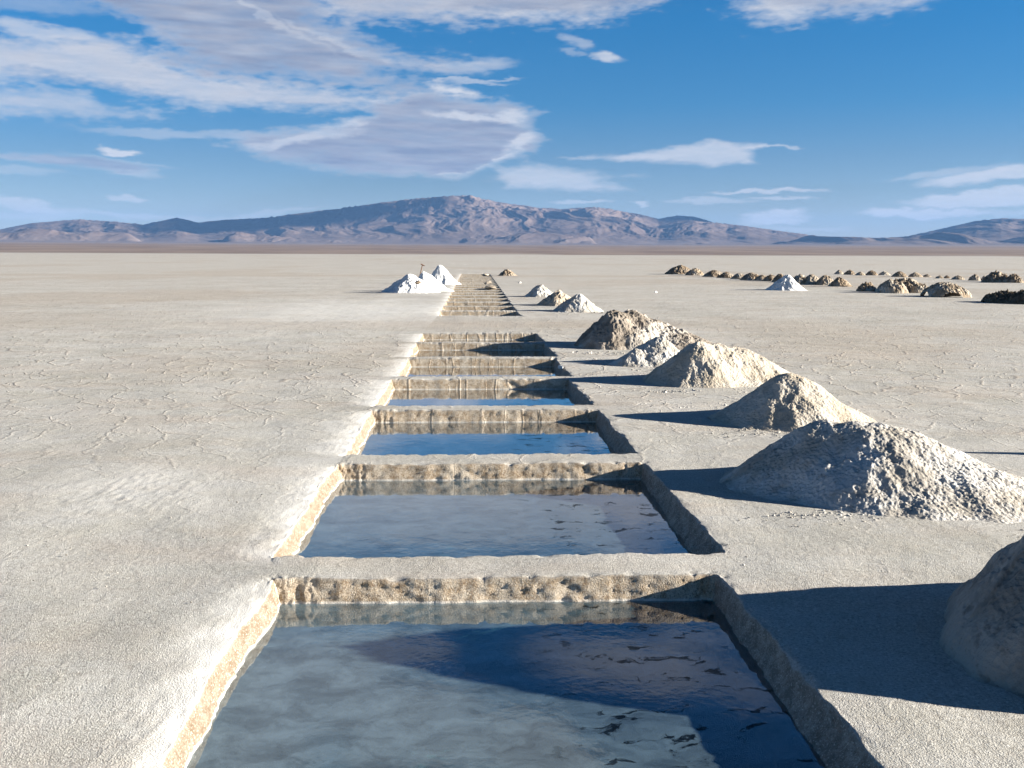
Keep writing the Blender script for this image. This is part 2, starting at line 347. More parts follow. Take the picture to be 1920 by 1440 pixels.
M_TANMUD = pile_material('tan_mud_salt', (.27, .21, .15), (.44, .36, .27), (.14, .10, .07), gs=9, bd=.025, white=(.50, .45, .38))
M_DARKMUD = pile_material('dark_mud_salt', (.10, .08, .055), (.17, .13, .09), (.06, .045, .03), gs=7, bd=.03)
M_WOOD = plain('tool_wood', (.22, .12, .07)); M_IRON = plain('rusty_iron', (.12, .05, .03), .6)

# ------------------------------------------------------------------ pools: (front Y, back Y, left X, right X)
K = F*H
def yinv(i): return i*K*1.0
WL = -.20                     # brine level
XL, XR = -1.55, 1.90
near = []
backs_px = [(1080, 510, 1350), (868, 628, 1208), (768, 698, 1120), (711, 733, 1067), (672, 765, 1040), (643, 781, 1020), (625, 792, 1005)]
div = [.56, .55, .50, .50, .45, .42]
for i, (py, pl, pr) in enumerate(backs_px):
    xm, yb = G((pl+pr)/2, py); xl, _ = G(pl, py); xr, _ = G(pr, py)
    near.append([None, yb, xl, xr])
pools = []
for i, p in enumerate(near):
    front = p[1]-3.35 if i == 0 else near[i-1][1]+div[i-1]
    pools.append((front, p[1], p[2], p[3], -.20))
y0 = G(900, 592)[1]; xl0 = G(822, 590)[0]; xr0 = G(972, 590)[0]; pitch = 3.72
for k in range(20):
    f = y0+k*pitch
    pools.append((f, f+pitch-.55, xl0+.0*k, xr0, -.30 if k < 14 else -.28))
NP = len(pools)
print('pools', [tuple(round(v, 2) for v in p) for p in pools[:9]])

# ------------------------------------------------------------------ ground: one sheet, tensor grid with dense lines where walls drop
def wall_dep(t, w, d, ledge=0.):     # depth below the lip at distance t inside the edge
    a = np.clip(t/w, 0, 1); dep = d*(a**.8)
    if ledge is not 0.:
        pass
    return dep
xs = list(np.arange(-3.0, XL-.02, .017))+list(np.linspace(XL-.02, XL+.09, 20))+list(np.arange(XL+.10, XL+.34, .012))
xs += list(np.arange(XL+.34, XR-.26, .035))+list(np.linspace(XR-.25, XR+.02, 26))+list(np.arange(XR+.035, 4.6, .017))
x = 4.6
while x < 9: x += .03; xs.append(x)
while x < 15000: x += max(.05, .022*x); xs.append(x)
x = -3.0; left = []
while x > -8: x -= .025; left.append(x)
while x > -15000: x -= max(.04, .022*abs(x)); left.append(x)
xs = np.array(sorted(left+xs))
ys = [-40, -20, -10, -5, -2, 0, 1, 2, 3, 3.5, 3.9]
def fill(a, b):
    y = a; out = []
    while True:
        y += min(max(.014, y*y/2500*.8), 400 if y < 4000 else 2500)
        if y >= b-.005: break
        out.append(y)
    return out
cur = 4.0; ys.append(cur)
for k, (f, b, l, r, wl) in enumerate(pools):
    nw = [22, 18, 14, 12, 10, 8, 8][k] if k < 7 else 5
    wy = .06
    if f > cur:
        ys += fill(cur, f-.01)
        ys += list(np.linspace(f-.01, f+.10, max(5, nw//2)))
    cur = f+.10
    inner = [y for y in np.arange(cur+.05, b-wy-.01, max(.05, .004*cur*1.5))]
    ys += inner; ys += list(np.linspace(b-wy, b+.012, nw)); cur = b+.012
SALT_END = G(888, 477)[1]
while cur < 15000:
    cur += min(max(.014, cur*cur/2500*.8), .15*cur); ys.append(cur)
ys = np.array(ys); nx, ny = len(xs), len(ys); print('ground', nx, ny, nx*ny)
X, Y = np.meshgrid(xs.astype(np.float64), ys.astype(np.float64))
dep = np.zeros_like(X); wallm = np.zeros_like(X); wet = np.zeros_like(X); brn = np.zeros_like(X); lft = np.zeros_like(X); shr = np.zeros_like(X)
# smooth edge offsets from pool to pool
pyc = np.array([(p[0]+p[1])/2 for p in pools]); ol = np.array([p[2]-XL for p in pools]); orr = np.array([p[3]-XR for p in pools])
kn_y = []; kn_l = []; kn_r = []
for (f, b, l, r, wl) in pools: kn_y += [f, b]; kn_l += [l-XL]*2; kn_r += [r-XR]*2
dl = np.interp(ys, kn_y, kn_l)[:, None]; dr = np.interp(ys, kn_y, kn_r)[:, None]
wig_l = (.05*pn(ys*.9, ys*0+3.1)+.03*pn(ys*2.7, ys*0+8.3)+.012*pn(ys*9, ys*0+1.3)+.007*pn(ys*23, ys*0+61.3))[:, None]
wig_r = (.035*pn(ys*1.1, ys*0+23.1)+.02*pn(ys*3.1, ys*0+18.3)+.012*pn(ys*10, ys*0+11.3)+.012*pn(ys*23, ys*0+31.3))[:, None]
fl = np.exp(-(np.minimum(np.abs(X-XL), 1e3)/1.0)**2); fr_ = np.exp(-(np.minimum(np.abs(X-XR), 1e3)/1.0)**2)
flare = np.zeros(ny)
for (f, b, l, r, wl) in pools:
    flare += .08*np.where((ys > f-.3) & (ys < b), np.clip(1-(ys-f)/(b-f), 0, 1), 0)*np.clip((ys-f+.3)/.3, 0, 1)
flare = flare[:, None]*np.where(X > XR-.02, np.exp(-np.maximum(X-XR, 0)/.5), np.exp((X-XR+.02)/.06))
DX = (dl+wig_l)*fl+(dr+wig_r)*fr_+flare
shelfw = np.clip(.15+.12*pn(ys*1.3, ys*0+41.), .05, .24)[:, None]
rimm = np.zeros_like(X); edge = np.full_like(X, 9.); edge_y = np.full_like(X, 9.)
for (f, b, l, r, wl) in pools:
    fd = .5 if wl > -.25 else .42
    j0, j1 = np.searchsorted(ys, [f-.35, b+.1]); sl = slice(j0, j1)
    x_, y_ = X[sl], Y[sl]
    def prof(t, w, sh=None):
        base = np.where(t > 0, .25*np.clip(t/w, 0, 1)**.85, 0)
        if sh is None: return base+np.where(t > 0, np.clip((t-w)/.05, 0, 1)*(fd-.25), 0)
        return base+np.clip((t-w)/sh, 0, 1)*.03*(t > 0)+np.clip((t-w-sh)/.10, 0, 1)*(fd-.28)
    d1 = prof(x_-XL, .075, shelfw[sl]); sfr = np.clip((y_-f)/(b-f), 0, 1); d2 = prof(XR-x_, .05+.09*(1-sfr)); d3 = prof(y_-f, .08); d4 = prof(b-y_, .05)
    d = np.minimum(np.minimum(d1, d2), np.minimum(d3, d4)); ins = (x_ > XL) & (x_ < XR) & (y_ > f) & (y_ < b)
    d = np.where(ins, d, 0)
    dep[sl] = np.maximum(dep[sl], d)
    tin = np.minimum(np.minimum(x_-XL, XR-x_), np.minimum(y_-f, b-y_))
    wallm[sl] = np.maximum(wallm[sl], sst(-.012, .006, tin))
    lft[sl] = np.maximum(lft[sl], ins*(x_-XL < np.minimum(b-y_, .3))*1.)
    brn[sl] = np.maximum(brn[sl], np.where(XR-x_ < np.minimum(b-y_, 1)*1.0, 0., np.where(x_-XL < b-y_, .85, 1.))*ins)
    wet[sl] = np.maximum(wet[sl], np.where(ins, sst(-wl+.005, -wl+.03, d), 0))
    inY = (y_ > f-.12) & (y_ < b+.05)
    to = np.maximum(np.maximum(XL-x_, x_-XR), np.maximum(f-y_, y_-b)); edge[sl] = np.minimum(edge[sl], np.abs(to)); edge_y[sl] = np.minimum(edge_y[sl], np.minimum(np.abs(y_-f), np.abs(y_-b)))
    e = np.clip((XL-x_), 0, 10)*(x_ < XL)
    wd = .24+.12*pn(y_*.8, y_*0+5.5)+.14*pn(y_*3, x_*3)+.06*pn(y_*14, x_*14)
    rm = np.where((y_ > f-.3) & (y_ < b+.06) & (x_ <= XL+.08), np.exp(-(e/np.maximum(wd, .10))**1.6), 0)*sst(f-.28, f+.22, y_)*(1-sst(b-.2, b+.05, y_))
    rimm[sl] = np.maximum(rimm[sl], rm)
Xw = X+DX
far = sst(9., 30., np.hypot(X, Y))
lump = .009*fbm(X*1.1, Y*1.1, o=2)+.0012*pn(X*9, Y*9)*(1-far)
grain = .0008*pn(X*24, Y*24, X*0+4)+.0018*pn(X*47, Y*47)
ok = (np.abs(X) < 10) & (Y < 22)
grain = np.where(ok, grain, 0)*(1-sst(12, 22, Y))
und = .03*pn(X*.33, Y*.33)*sst(0, 1, np.minimum(np.abs(X-XL), np.abs(X-XR)))
Z = -dep+(lump+grain)*(1-.6*np.clip(wet, 0, 1))+und*(1-np.clip(dep*20, 0, 1))
# left rim leans towards the pool, with knobbly crust
rl_ = rimm*np.exp(-np.maximum(X-XL, 0)/.03); Z -= rl_*.022; Z += rl_*.004*pn(X*30, Y*30)
print('rim', rimm.max(), rimm.mean(), (rimm > .5).sum())
# pressure ridges and rough white patches further left
rp = np.exp(-(((X+3.6)/.75)**2+((Y-10.2)/1.1)**2))
Z += rp*(.012*np.maximum(fbm(X*10, Y*10, o=3), 0)+.006*pn(X*37, Y*37))
# rough wall faces: horizontal push with 3-D noise
wa = wallm*(1-.75*np.clip(wet, 0, 1))*sst(0., .05, dep); nb_ = np.clip((Z+.0)/-.25, 0, 1)
hx = Xw; ww = wallm > .01
bump3 = np.zeros_like(X); q = ww
a, b2, c2 = Xw[q], Y[q], Z[q]
nearq = 1-sst(13, 24, b2)
bump3[q] = .006*fbm(a*5, b2*5, c2*7, o=2)+nearq*(.010*fbm(a*17, b2*17, c2*17, o=3)+.009*pn(a*42, b2*42, c2*42))-.03*np.maximum(pn(a*2.1+c2*3, b2*3, c2*0+7)-.38, 0)*2
mid = np.sin(np.clip(-Z/.25, 0, 1)*math.pi*.5)
nearback = np.zeros_like(X); nearleft = np.zeros_like(X); nearright = np.zeros_like(X)
for (f, b, l, r, wl) in pools:
    j0, j1 = np.searchsorted(ys, [f-.1, b+.05]); sl = slice(j0, j1)
    nearback[sl] = np.maximum(nearback[sl], np.where((Y[sl] > b-.07) & (X[sl] > XL) & (X[sl] < XR), 1, 0))
nearleft = (X < XL+.1) & (X > XL-.02); nearright = (X > XR-.25)
Yw = Y-bump3*wa*nearback
Xw = Xw+bump3*wa*(nearleft & (nearback == 0))*1.0-bump3*wa*(nearright & (nearback == 0))*1.0
# lips: crumbled edges
ywg = (.018*pn(X*1.9, Y*0+np.round(Y/3.7)*5.1)+.012*pn(X*6, Y*0+np.round(Y/3.7)*3.3)+.007*pn(X*18, Y*0+2))*((X > XL-.3) & (X < XR+.3))*np.exp(-(edge_y/.12)**2)*(1-sst(12, 22, Y))
Yw = Yw+ywg
chip = (np.maximum(fbm(X*6, Y*6, X*0+3, o=3)-.05, 0)*.045+np.maximum(pn(X*21, Y*21), 0)*.012)*np.exp(-(edge/.045)**1.5)*(Y < 45)
Z -= chip*np.clip(1-dep/.12, 0, 1)
Z -= np.maximum(fbm(X*6, Y*6, o=3)-.1, 0)*.02*sst(-.04, .0, wallm-.5)*0
dirt = .9*np.exp(-((Y-34.5)/2.6)**2)*sst(-20, -3, X)*(1-sst(3, 16, X))+.9*np.exp(-((Y-(104+.01*X))/5)**2)
dirt = np.maximum(dirt, .8*np.exp(-(((X+22)/11)**2+((Y-34-.25*(X+22))/7)**2)))
dirt = np.maximum(dirt, .7*sst(.0, .5, fbm(X*.05, Y*.03, o=4)))
DD_ = np.hypot(X, Y); beyond = sst(SALT_END*.985, SALT_END*1.0, DD_+6*pn(X*.01, Y*.0))*(Y > 300)
Z = Z+np.where(Y > 0, np.clip((DD_-SALT_END)*.0085, 0, 75), 0)
white_patch = np.exp(-(((X+4.5)/6)**2+((Y-43)/9)**2))*.6*(X < XL)+rp*.5
white_patch += .45*sst(.15, .6, fbm(X*.35+9, Y*.35, o=3))*(X < XL)*np.exp(-np.abs(X-XL)/4)
rim_all = np.clip(np.maximum(rimm, white_patch)*np.clip(.85+.55*fbm(X*4, Y*4, o=4), .15, 1.3), 0, 1)
V = np.stack([Xw, Yw, Z], -1).reshape(-1, 3)
Fc = grid_faces(ny, nx)
cut = int(np.searchsorted(ys, SALT_END*1.15))
g = link_mesh('ground', V, Fc, M_GROUND, attrs={'rim': rim_all, 'wall': wallm*(1-0*wet), 'dirt': dirt, 'wet': wet, 'brown': brn, 'sunny_wall_dim': lft, 'plain': beyond})
tag(g, 'pale grey and beige crusted salt flat cut by a row of rectangular pools', kind='structure')

# ------------------------------------------------------------------ brine in each pool
for k, (f, b, l, r, wl) in enumerate(pools):
    if k >= 7: wl = -.30 if k < 14 else -.28
    x0, x1 = l-.12, r+.12
    Vv = [(x0, f-.0, wl), (x1, f-.0, wl), (x1, b+.0, wl), (x0, b+.0, wl)]
    Vv = [(l+.0, f+.0, wl), (r-.0, f+.0, wl), (r, b, wl), (l, b, wl)]
    Vv = [(l-.04, f-.03, wl), (r+.04, f-.03, wl), (r+.04, b+.03, wl), (l-.04, b+.03, wl)]
    w = link_mesh('pool_water', Vv, [(0, 1, 2, 3)], M_WATER, smooth=False)
    tag(w, kind='structure', group='brine in the row of pools')

# ------------------------------------------------------------------ salt piles
def smax(a, b, k):
    h = np.clip(.5+.5*(a-b)/k, 0, 1); return b+(a-b)*h+k*h*(1-h)
def pile(name, lobes, mat_, label, cat, group=None, n=200, seed=0, lump=.05, grainy=.012, blocky=0., conc=1.15, round_=.16, fine=1.):
    """lobes: (x, y, height, rx left, rx right, ry near, ry far) in metres"""
    cx = sum(l[0] for l in lobes)/len(lobes); cy = sum(l[1] for l in lobes)/len(lobes)
    x0 = min(l[0]-l[3] for l in lobes)*1.0; x1 = max(l[0]+l[4] for l in lobes); y0_ = min(l[1]-l[5] for l in lobes); y1 = max(l[1]+l[6] for l in lobes)
    px, pyy = (x1-x0)*.12, (y1-y0_)*.12; x0 -= px; x1 += px; y0_ -= pyy; y1 += pyy
    asp = (y1-y0_)/(x1-x0); nxx = n; nyy = max(12, int(n*min(asp, 1.6)))
    xs_ = np.linspace(x0, x1, nxx); ys_ = np.linspace(y0_, y1, nyy); A, B = np.meshgrid(xs_, ys_)
    hm = max(l[2] for l in lobes); s = seed*7.31
    fq = 1/max(.25, hm)
    wx = .10*hm*fbm(A*1.3*fq+s, B*1.3*fq, o=3); wy = .10*hm*fbm(A*1.3*fq, B*1.3*fq+s+9, o=3)
    Z = None
    for (lx, ly, h, rl, rr, rn, rf) in lobes:
        u = A+wx-lx; v = B+wy-ly
        u = np.where(u < 0, u/rl, u/rr); v = np.where(v < 0, v/rn, v/rf); r = np.sqrt(u*u+v*v)
        ang = np.arctan2(v, u); r = r*(1+.06*pn(ang*2.2+s, r*0+s)+.03*pn(ang*6+s, r*1.5))
        c = (1-(np.sqrt(r*r+round_**2)-round_))
        z = h*np.where(c > 0, np.maximum(c, 0)**conc, c*.5)
        Z = z if Z is None else smax(Z, z, .10*hm)
    env = np.clip(Z/hm*2.5, 0, 1)
    Z = Z+env*lump*hm*(fbm(A*2.6*fq+s, B*2.6*fq-s, o=3, ridged=True)-.6)*1.3
    gf = fine
    Z = Z+np.clip(Z/hm*6+.3, 0, 1)*grainy*(fbm(A*9*gf+s, B*9*gf, o=3)+.8*np.maximum(pn(A*19*gf+s, B*19*gf)-.05, 0)*2)
    if blocky:
        q = fbm(A*3.2*fq+s*2, B*3.2*fq, o=2); Z = Z+env*blocky*hm*(np.floor(q*2.4)/2.4)*.9
        q = pn(A*7*fq+s, B*7*fq); Z = Z+env*blocky*hm*.5*np.abs(q)
    keep = (Z[:-1, :-1] > -.03) | (Z[1:, 1:] > -.03) | (Z[1:, :-1] > -.03) | (Z[:-1, 1:] > -.03)
    Z = np.maximum(Z, -.05)
    if n < 160:                     # keep the one body, drop loose islands at the skirt
        seen = np.zeros(keep.shape, bool); best = []
        for i0, j0 in zip(*np.nonzero(keep)):
            if seen[i0, j0]: continue
            stack = [(i0, j0)]; seen[i0, j0] = True; comp = []
            while stack:
                i, j = stack.pop(); comp.append((i, j))
                for a, b in ((i+1, j), (i-1, j), (i, j+1), (i, j-1)):
                    if 0 <= a < keep.shape[0] and 0 <= b < keep.shape[1] and keep[a, b] and not seen[a, b]: seen[a, b] = True; stack.append((a, b))
            if len(comp) > len(best): best = comp
        keep = np.zeros(keep.shape, bool); keep[tuple(np.array(best).T)] = True
    V = np.stack([A-cx, B-cy, Z], -1).reshape(-1, 3); Fc = grid_faces(nyy, nxx, keep)
    V, Fc, _ = compact(V, Fc)
    o = link_mesh(name, V, Fc, mat_, loc=(cx, cy, 0)); tag(o, label, cat, group); return o
def lobe(px, pyb, pyp, pl, pr, depth=1., sh=0):
    """a lobe from the picture: peak above ground point (px,pyb), top at pyp, feet at px-pl and px+pr"""
    gx, gy = G(px, pyb); h = hgt(px, pyp, gy); s = gy/F*1.02
    rl, rr = pl*s, pr*s; m = (rl+rr)/2*depth
    return (gx, gy, h, rl, rr, m, m)
GP = 'salt piles heaped along the right bank of the pools'
pile('salt_pile', [lobe(2185,1215,880,362,375,.86), lobe(1985,1225,1075,130,180,.75)], M_SHADED, 'largest grey salt pile, coloured dark for its shaded side, cut off by the right edge, beside the nearest pool', 'salt pile', GP, 460, 1, .045, .009, fine=1.9, round_=.2, conc=.76)
pile('salt_pile', [lobe(1545,905,790,160,150,.9), lobe(1592,908,790,140,180,.85), lobe(1640,912,795,190,260,.85), lobe(1760,930,862,170,230,.8), lobe(1640,938,868,90,190,.6)], M_SALT, 'broad whitish salt pile with a lumpy right slope, beside the second pool', 'salt pile', GP, 460, 2, .016, .0085, fine=2.1, round_=.24)
pile('salt_pile', [lobe(1478,786,701,118,128,.95)], M_BEIGE, 'sharp-peaked conical salt pile between two broad ones, beside the third pool', 'salt pile', GP, 320, 3, .014, .007, fine=1.9, round_=.24)
pile('salt_pile', [lobe(1308,715,641,85,100,.95), lobe(1342,714,645,80,90,.85), lobe(1375,712,652,80,110,.85)], M_BEIGE, 'flat-topped grey salt pile with a knobbly right flank, beside the fourth pool', 'salt pile', GP, 340, 4, .022, .009, fine=1.6, round_=.28)
pile('salt_pile', [lobe(1235,680,632,75,60,.9), lobe(1195,683,655,45,40,.8)], M_SALT, 'low bluish shaded salt pile squeezed between the dark rough pile and the flat-topped one', 'salt pile', GP, 240, 5, .03, .010, fine=1.5)
pile('salt_pile', [lobe(1150,648,584,58,70,1.0), lobe(1178,646,584,60,80,.9), lobe(1210,645,600,60,90,.9), lobe(1255,648,620,60,70,.8)], M_ROUGH, 'dark rough salt pile with overhanging clods, beside the last pools before the walkway', 'salt pile', GP, 300, 6, .05, .022, .015, round_=.3, conc=.9)
pile('salt_pile', [lobe(1084,583,552,44,40,.95)], M_SALT, 'nearest and largest of the three small far salt piles beyond the walkway', 'salt pile', GP, 140, 7, .05, .012)
pile('salt_pile', [lobe(1047,572,545,36,34,.95)], M_TAN, 'tan middle one of the three small far salt piles beyond the walkway', 'salt pile', GP, 120, 8, .07, .016)
pile('salt_pile', [lobe(1012,556,534,25,30,.95)], M_SALT, 'farthest sharp-edged one of the three small far salt piles beyond the walkway', 'salt pile', GP, 100, 9, .06, .012)
pile('rubble_heap', [lobe(930,516,504,10,12,.9), lobe(950,517,506,14,18,.9)], M_MUD, 'small heap of brown and pale rubble at the far right end of the pools', 'rubble heap', None, 70, 10, .1, .03, .3)
GW = 'white salt piles on the left bank'
pile('white_salt_pile', [lobe(770,548,515,48,46,.85), lobe(795,545,511,24,44,.75)], M_WHITE, 'nearer bright white salt pile with a crumbly blue-shaded left side', 'salt pile', GW, 150, 11, .05, .02)
pile('white_salt_pile', [lobe(825,533,498,27,32,.9)], M_WHITE, 'farther smooth bright white salt pile beside the pool steps', 'salt pile', GW, 120, 12, .03, .012)
pile('white_salt_pile', [lobe(1475,544,516,35,32,.9)], M_WHITE, 'lone white conical salt pile in front of the row of brown mounds', 'salt pile', None, 110, 13, .05, .02)
# brown mud mounds on the right
GM = 'brown mud mounds in the nearer row on the right'
row = [(1275,514,498,22,24),(1303,516,504,14,14),(1338,519,507,16,20),(1362,521,511,14,14),(1385,523,513,12,14),(1408,525,513,16,22),(1428,526,516,12,14),(1445,527,516,12,14),
       (1462,529,514,12,14),(1500,530,516,15,16),(1522,533,515,17,17),(1547,534,517,15,16),(1573,537,521,16,19)]
onames = ['peaked leftmost brown mound', 'second brown mound from the left', 'third brown mound from the left', 'fourth brown mound from the left', 'small low fifth brown mound from the left', 'wide flat sixth brown mound from the left',
  'seventh brown mound from the left', 'eighth brown mound from the left', 'brown mound just left of the white cone', 'brown mound peeping out right behind the white cone', 'first sharp brown mound right of the white cone', 'second brown mound right of the white cone', 'last tan mound right of the white cone']
for i, (a, b, c, l, r) in enumerate(row):
    pile('mud_mound', [lobe(a,b,c,l,r,.9)], [M_MUD, M_TANMUD, M_MUD, M_MUD, M_TANMUD][i % 5], onames[i]+' in the long nearer row', 'mud mound', GM, 72, 20+i, [.07, .13, .05, .10][i % 4], .04, [.06, .18, .02, .10][i % 4], .9, .34)
GB = 'big brown mounds at the right'
pile('mud_mound', [lobe(1625,546,531,14,14), lobe(1637,544,527,10,12)], M_MUD, 'two-humped small brown mound left of the widest mound', 'mud mound', GB, 80, 40, .12, .05, .35, .75, .35)
pile('mud_mound', [lobe(1670,549,527,20,24), lobe(1695,547,524,24,30), lobe(1722,549,534,14,14)], M_TANMUD, 'widest jagged brown mound with a long shadow on its left', 'mud mound', GB, 140, 41, .12, .05, .2, .65, .4)
pile('mud_mound', [lobe(1768,556,531,28,36)], M_TANMUD, 'rounded boulder-like grey brown mound between the widest mound and the flat dark one', 'mud mound', GB, 120, 42, .07, .035, .08, .55, .45)
pile('mud_mound', [lobe(1885,567,548,32,30), lobe(1925,569,546,30,40)], M_DARKMUD, 'flat dark brown mound cut off by the right edge of the picture', 'mud mound', GB, 110, 43, .10, .05, .2, .6, .4)
GF = 'little brown mounds in the farthest row on the right'
frow = [(1573,514,507,8,8),(1593,515,507,10,10),(1613,516,510,9,9),(1634,516,508,10,11),(1658,516,509,10,10),(1687,519,510,14,13),(1716,519,511,12,12),(1738,519,515,8,7),(1762,522,517,8,6),(1775,522,517,5,6),(1796,524,517,11,11),(1828,526,515,11,9),(1845,526,517,6,7)]
fn = ['first', 'second', 'third', 'fourth', 'fifth', 'sixth', 'seventh', 'eighth', 'ninth', 'tenth', 'eleventh', 'twelfth', 'thirteenth']
for i, (a, b, c, l, r) in enumerate(frow):
    pile('mud_mound', [lobe(a,b,c,l*.9,r*.9,.8)], [M_TANMUD, M_MUD][i % 2], fn[i]+' little brown mound from the left in the farthest row', 'mud mound', GF, 48, 60+i, [.08, .15][i % 2], .04, [.1, .22, .04][i % 3], .85, .3)
pile('mud_mound', [lobe(1868,529,512,20,20), lobe(1880,526,508,14,16)], M_MUD, 'big dark double mound at the right end of the farthest row', 'mud mound', GF, 90, 80, .14, .05, .3, .7, .35)
pile('mud_mound', [lobe(1900,530,516,16,14)], M_MUD, 'rightmost low brown mound of the farthest row', 'mud mound', GF, 60, 81, .14, .05, .3, .8, .3)
# a pile just outside the frame on the right: its thin shadow reaches into the picture
pile('salt_pile', [lobe(2240,856,738,120,60,.30)], M_SALT, 'narrow salt pile outside the frame casting a thin shadow line', 'salt pile', None, 90, 90, .05, .012)

# ------------------------------------------------------------------ loose clods and crumbs
def blob_mesh(rng, n, spots, flat=.7):
    """many small faceted clods as one mesh"""
    t = (1+5**.5)/2
    iv = np.array([(-1,t,0),(1,t,0),(-1,-t,0),(1,-t,0),(0,-1,t),(0,1,t),(0,-1,-t),(0,1,-t),(t,0,-1),(t,0,1),(-t,0,-1),(-t,0,1)])/1.9
    ifc = np.array([(0,11,5),(0,5,1),(0,1,7),(0,7,10),(0,10,11),(1,5,9),(5,11,4),(11,10,2),(10,7,6),(7,1,8),(3,9,4),(3,4,2),(3,2,6),(3,6,8),(3,8,9),(4,9,5),(2,4,11),(6,2,10),(8,6,7),(9,8,1)])
    VV = []; FF = []; o = 0
    for (x, y, s) in spots:
        if XL-.2 < x < XR+.25 and len(spots) > 3: continue
        v = iv*(1+rng.uniform(-.35, .35, (12, 1)))*s*np.array([rng.uniform(.7, 1.3), rng.uniform(.7, 1.3), flat])
        a = rng.uniform(0, 6.28); c, sn = math.cos(a), math.sin(a)
        v = np.stack([v[:, 0]*c-v[:, 1]*sn, v[:, 0]*sn+v[:, 1]*c, v[:, 2]], -1)+np.array([x, y, s*.25])
        VV.append(v); FF.append(ifc+o); o += 12
    return np.concatenate(VV), np.concatenate(FF)
rng = np.random.RandomState(3)
sp = []
def scatter(px, py, rx, ry, n, smin, smax_):
    gx, gy = G(px, py)
    for _ in range(n):
        a = rng.uniform(0, 6.28); r = rng.uniform(0, 1)**.6
        sp.append((gx+math.cos(a)*r*rx, gy+math.sin(a)*r*ry, smin+(smax_-smin)*rng.uniform()**3))
scatter(1640, 965, 1.0, .22, 260, .005, .022); scatter(1820, 965, .8, .2, 160, .005, .02); scatter(1590, 805, .5, .2, 70, .006, .02)
scatter(1300, 735, .8, .2, 160, .008, .035); scatter(1400, 728, .8, .3, 120, .008, .03); scatter(1480, 806, .9, .2, 120, .006, .022)
scatter(1150, 662, 1.2, .4, 80, .01, .04); scatter(1250, 695, .8, .3, 60, .01, .03)
scatter(1110, 586, 1.5, .5, 60, .02, .05); scatter(1640, 975, 1.3, .35, 300, .004, .016); scatter(1450, 815, .9, .3, 120, .005, .018)
scatter(1900, 1010, .9, .3, 150, .005, .02); scatter(1560, 1050, 1.5, .8, 70, .004, .010); scatter(1330, 760, 1.2, .5, 120, .006, .02); scatter(300, 1000, 1.8, 2.0, 160, .004, .010)
v, f_ = blob_mesh(rng, 0, sp)
o = link_mesh('salt_crumbs', v, f_, M_SALT, smooth=False); tag(o, 'loose salt crumbs scattered at the feet of the piles', 'salt crumbs', kind='stuff')
def clod(px, py, s, m, label, cat='clod', group=None, name='clod', flat=.6):
    gx, gy = G(px, py); v, f2 = blob_mesh(rng, 0, [(0, 0, s)], flat)
    o = link_mesh(name, v, f2, m, smooth=False, loc=(gx, gy, 0)); tag(o, label, cat, group); return o
clod(1051, 690, .075, M_WHITE, 'single pale clod lying in the pile shadow beside the fifth pool')
clod(1230, 549, .14, M_WHITE, 'small white clod alone on the open flat right of the pools')
clod(915, 533, .40, M_TAN, 'upper tilted slab of broken crust in the far pools', 'salt slab', 'broken slabs in the far pools', 'salt_slab', .4)
clod(920, 541, .36, M_TAN, 'lower tilted slab of broken crust in the far pools', 'salt slab', 'broken slabs in the far pools', 'salt_slab', .4)
clod(910, 517, .45, M_TAN, 'farthest broken slab left of the rubble heap', 'salt slab', 'broken slabs in the far pools', 'salt_slab', .35)
clod(975, 531, .20, M_SALT, 'small clod right of the far pools')

# shovel and tools in the nearer white pile
def tube(p, q, r, n=8):
    p = mathutils.Vector(p); q = mathutils.Vector(q); d = (q-p).normalized(); a = d.orthogonal().normalized(); b = d.cross(a)
    V = []; 
    for c in (p, q):
        for i in range(n):
            t = 2*math.pi*i/n; V.append(tuple(c+a*math.cos(t)*r+b*math.sin(t)*r))
    Fq = [(i, (i+1) % n, n+(i+1) % n, n+i) for i in range(n)]
    return V, Fq
bx, by = G(787, 541); top = hgt(788, 509, by); h2 = hgt(795, 495, by)
e = bpy.data.objects.new('shovel', None); COL.objects.link(e); e.location = (bx, by, 0)
tag(e, 'shovel stuck upright in the nearer white salt pile', 'shovel')
v, f2 = tube((0, 0, top-.35), (.20, 0, h2-.05), .03); link_mesh('shaft', v, f2, M_WOOD, parent=e)
v, f2 = tube((.08, .0, h2+.00), (.34, .0, h2-.12), .035); link_mesh('grip', v, f2, M_WOOD, parent=e)
bl = np.array([(-.17,0,top-.35),(.15,0,top-.35),(.10,.03,top-.75),(-.02,.04,top-.85),(-.14,.03,top-.75),(-.17,.03,top-.35),(.15,.03,top-.35),(.10,.06,top-.75),(-.02,.07,top-.85),(-.14,.06,top-.75)])
me = bpy.data.meshes.new('blade'); me.from_pydata([tuple(p) for p in bl], [], [(0,1,2,3,4),(9,8,7,6,5),(0,5,6,1),(1,6,7,2),(2,7,8,3),(3,8,9,4),(4,9,5,0)]); me.materials.append(M_IRON)
ob = bpy.data.objects.new('blade', me); COL.objects.link(ob); ob.parent = e
# brown clod on the face of the white pile
gx, gy = G(783, 551); v, f2 = blob_mesh(rng, 0, [(0, 0, .17)], .8)
o = link_mesh('clod', v, f2, M_MUD, smooth=False, loc=(xat(783, 529, gy), gy+.0, hgt(783, 531, gy))); tag(o, 'dark brown clod on the face of the nearer white salt pile', 'clod')

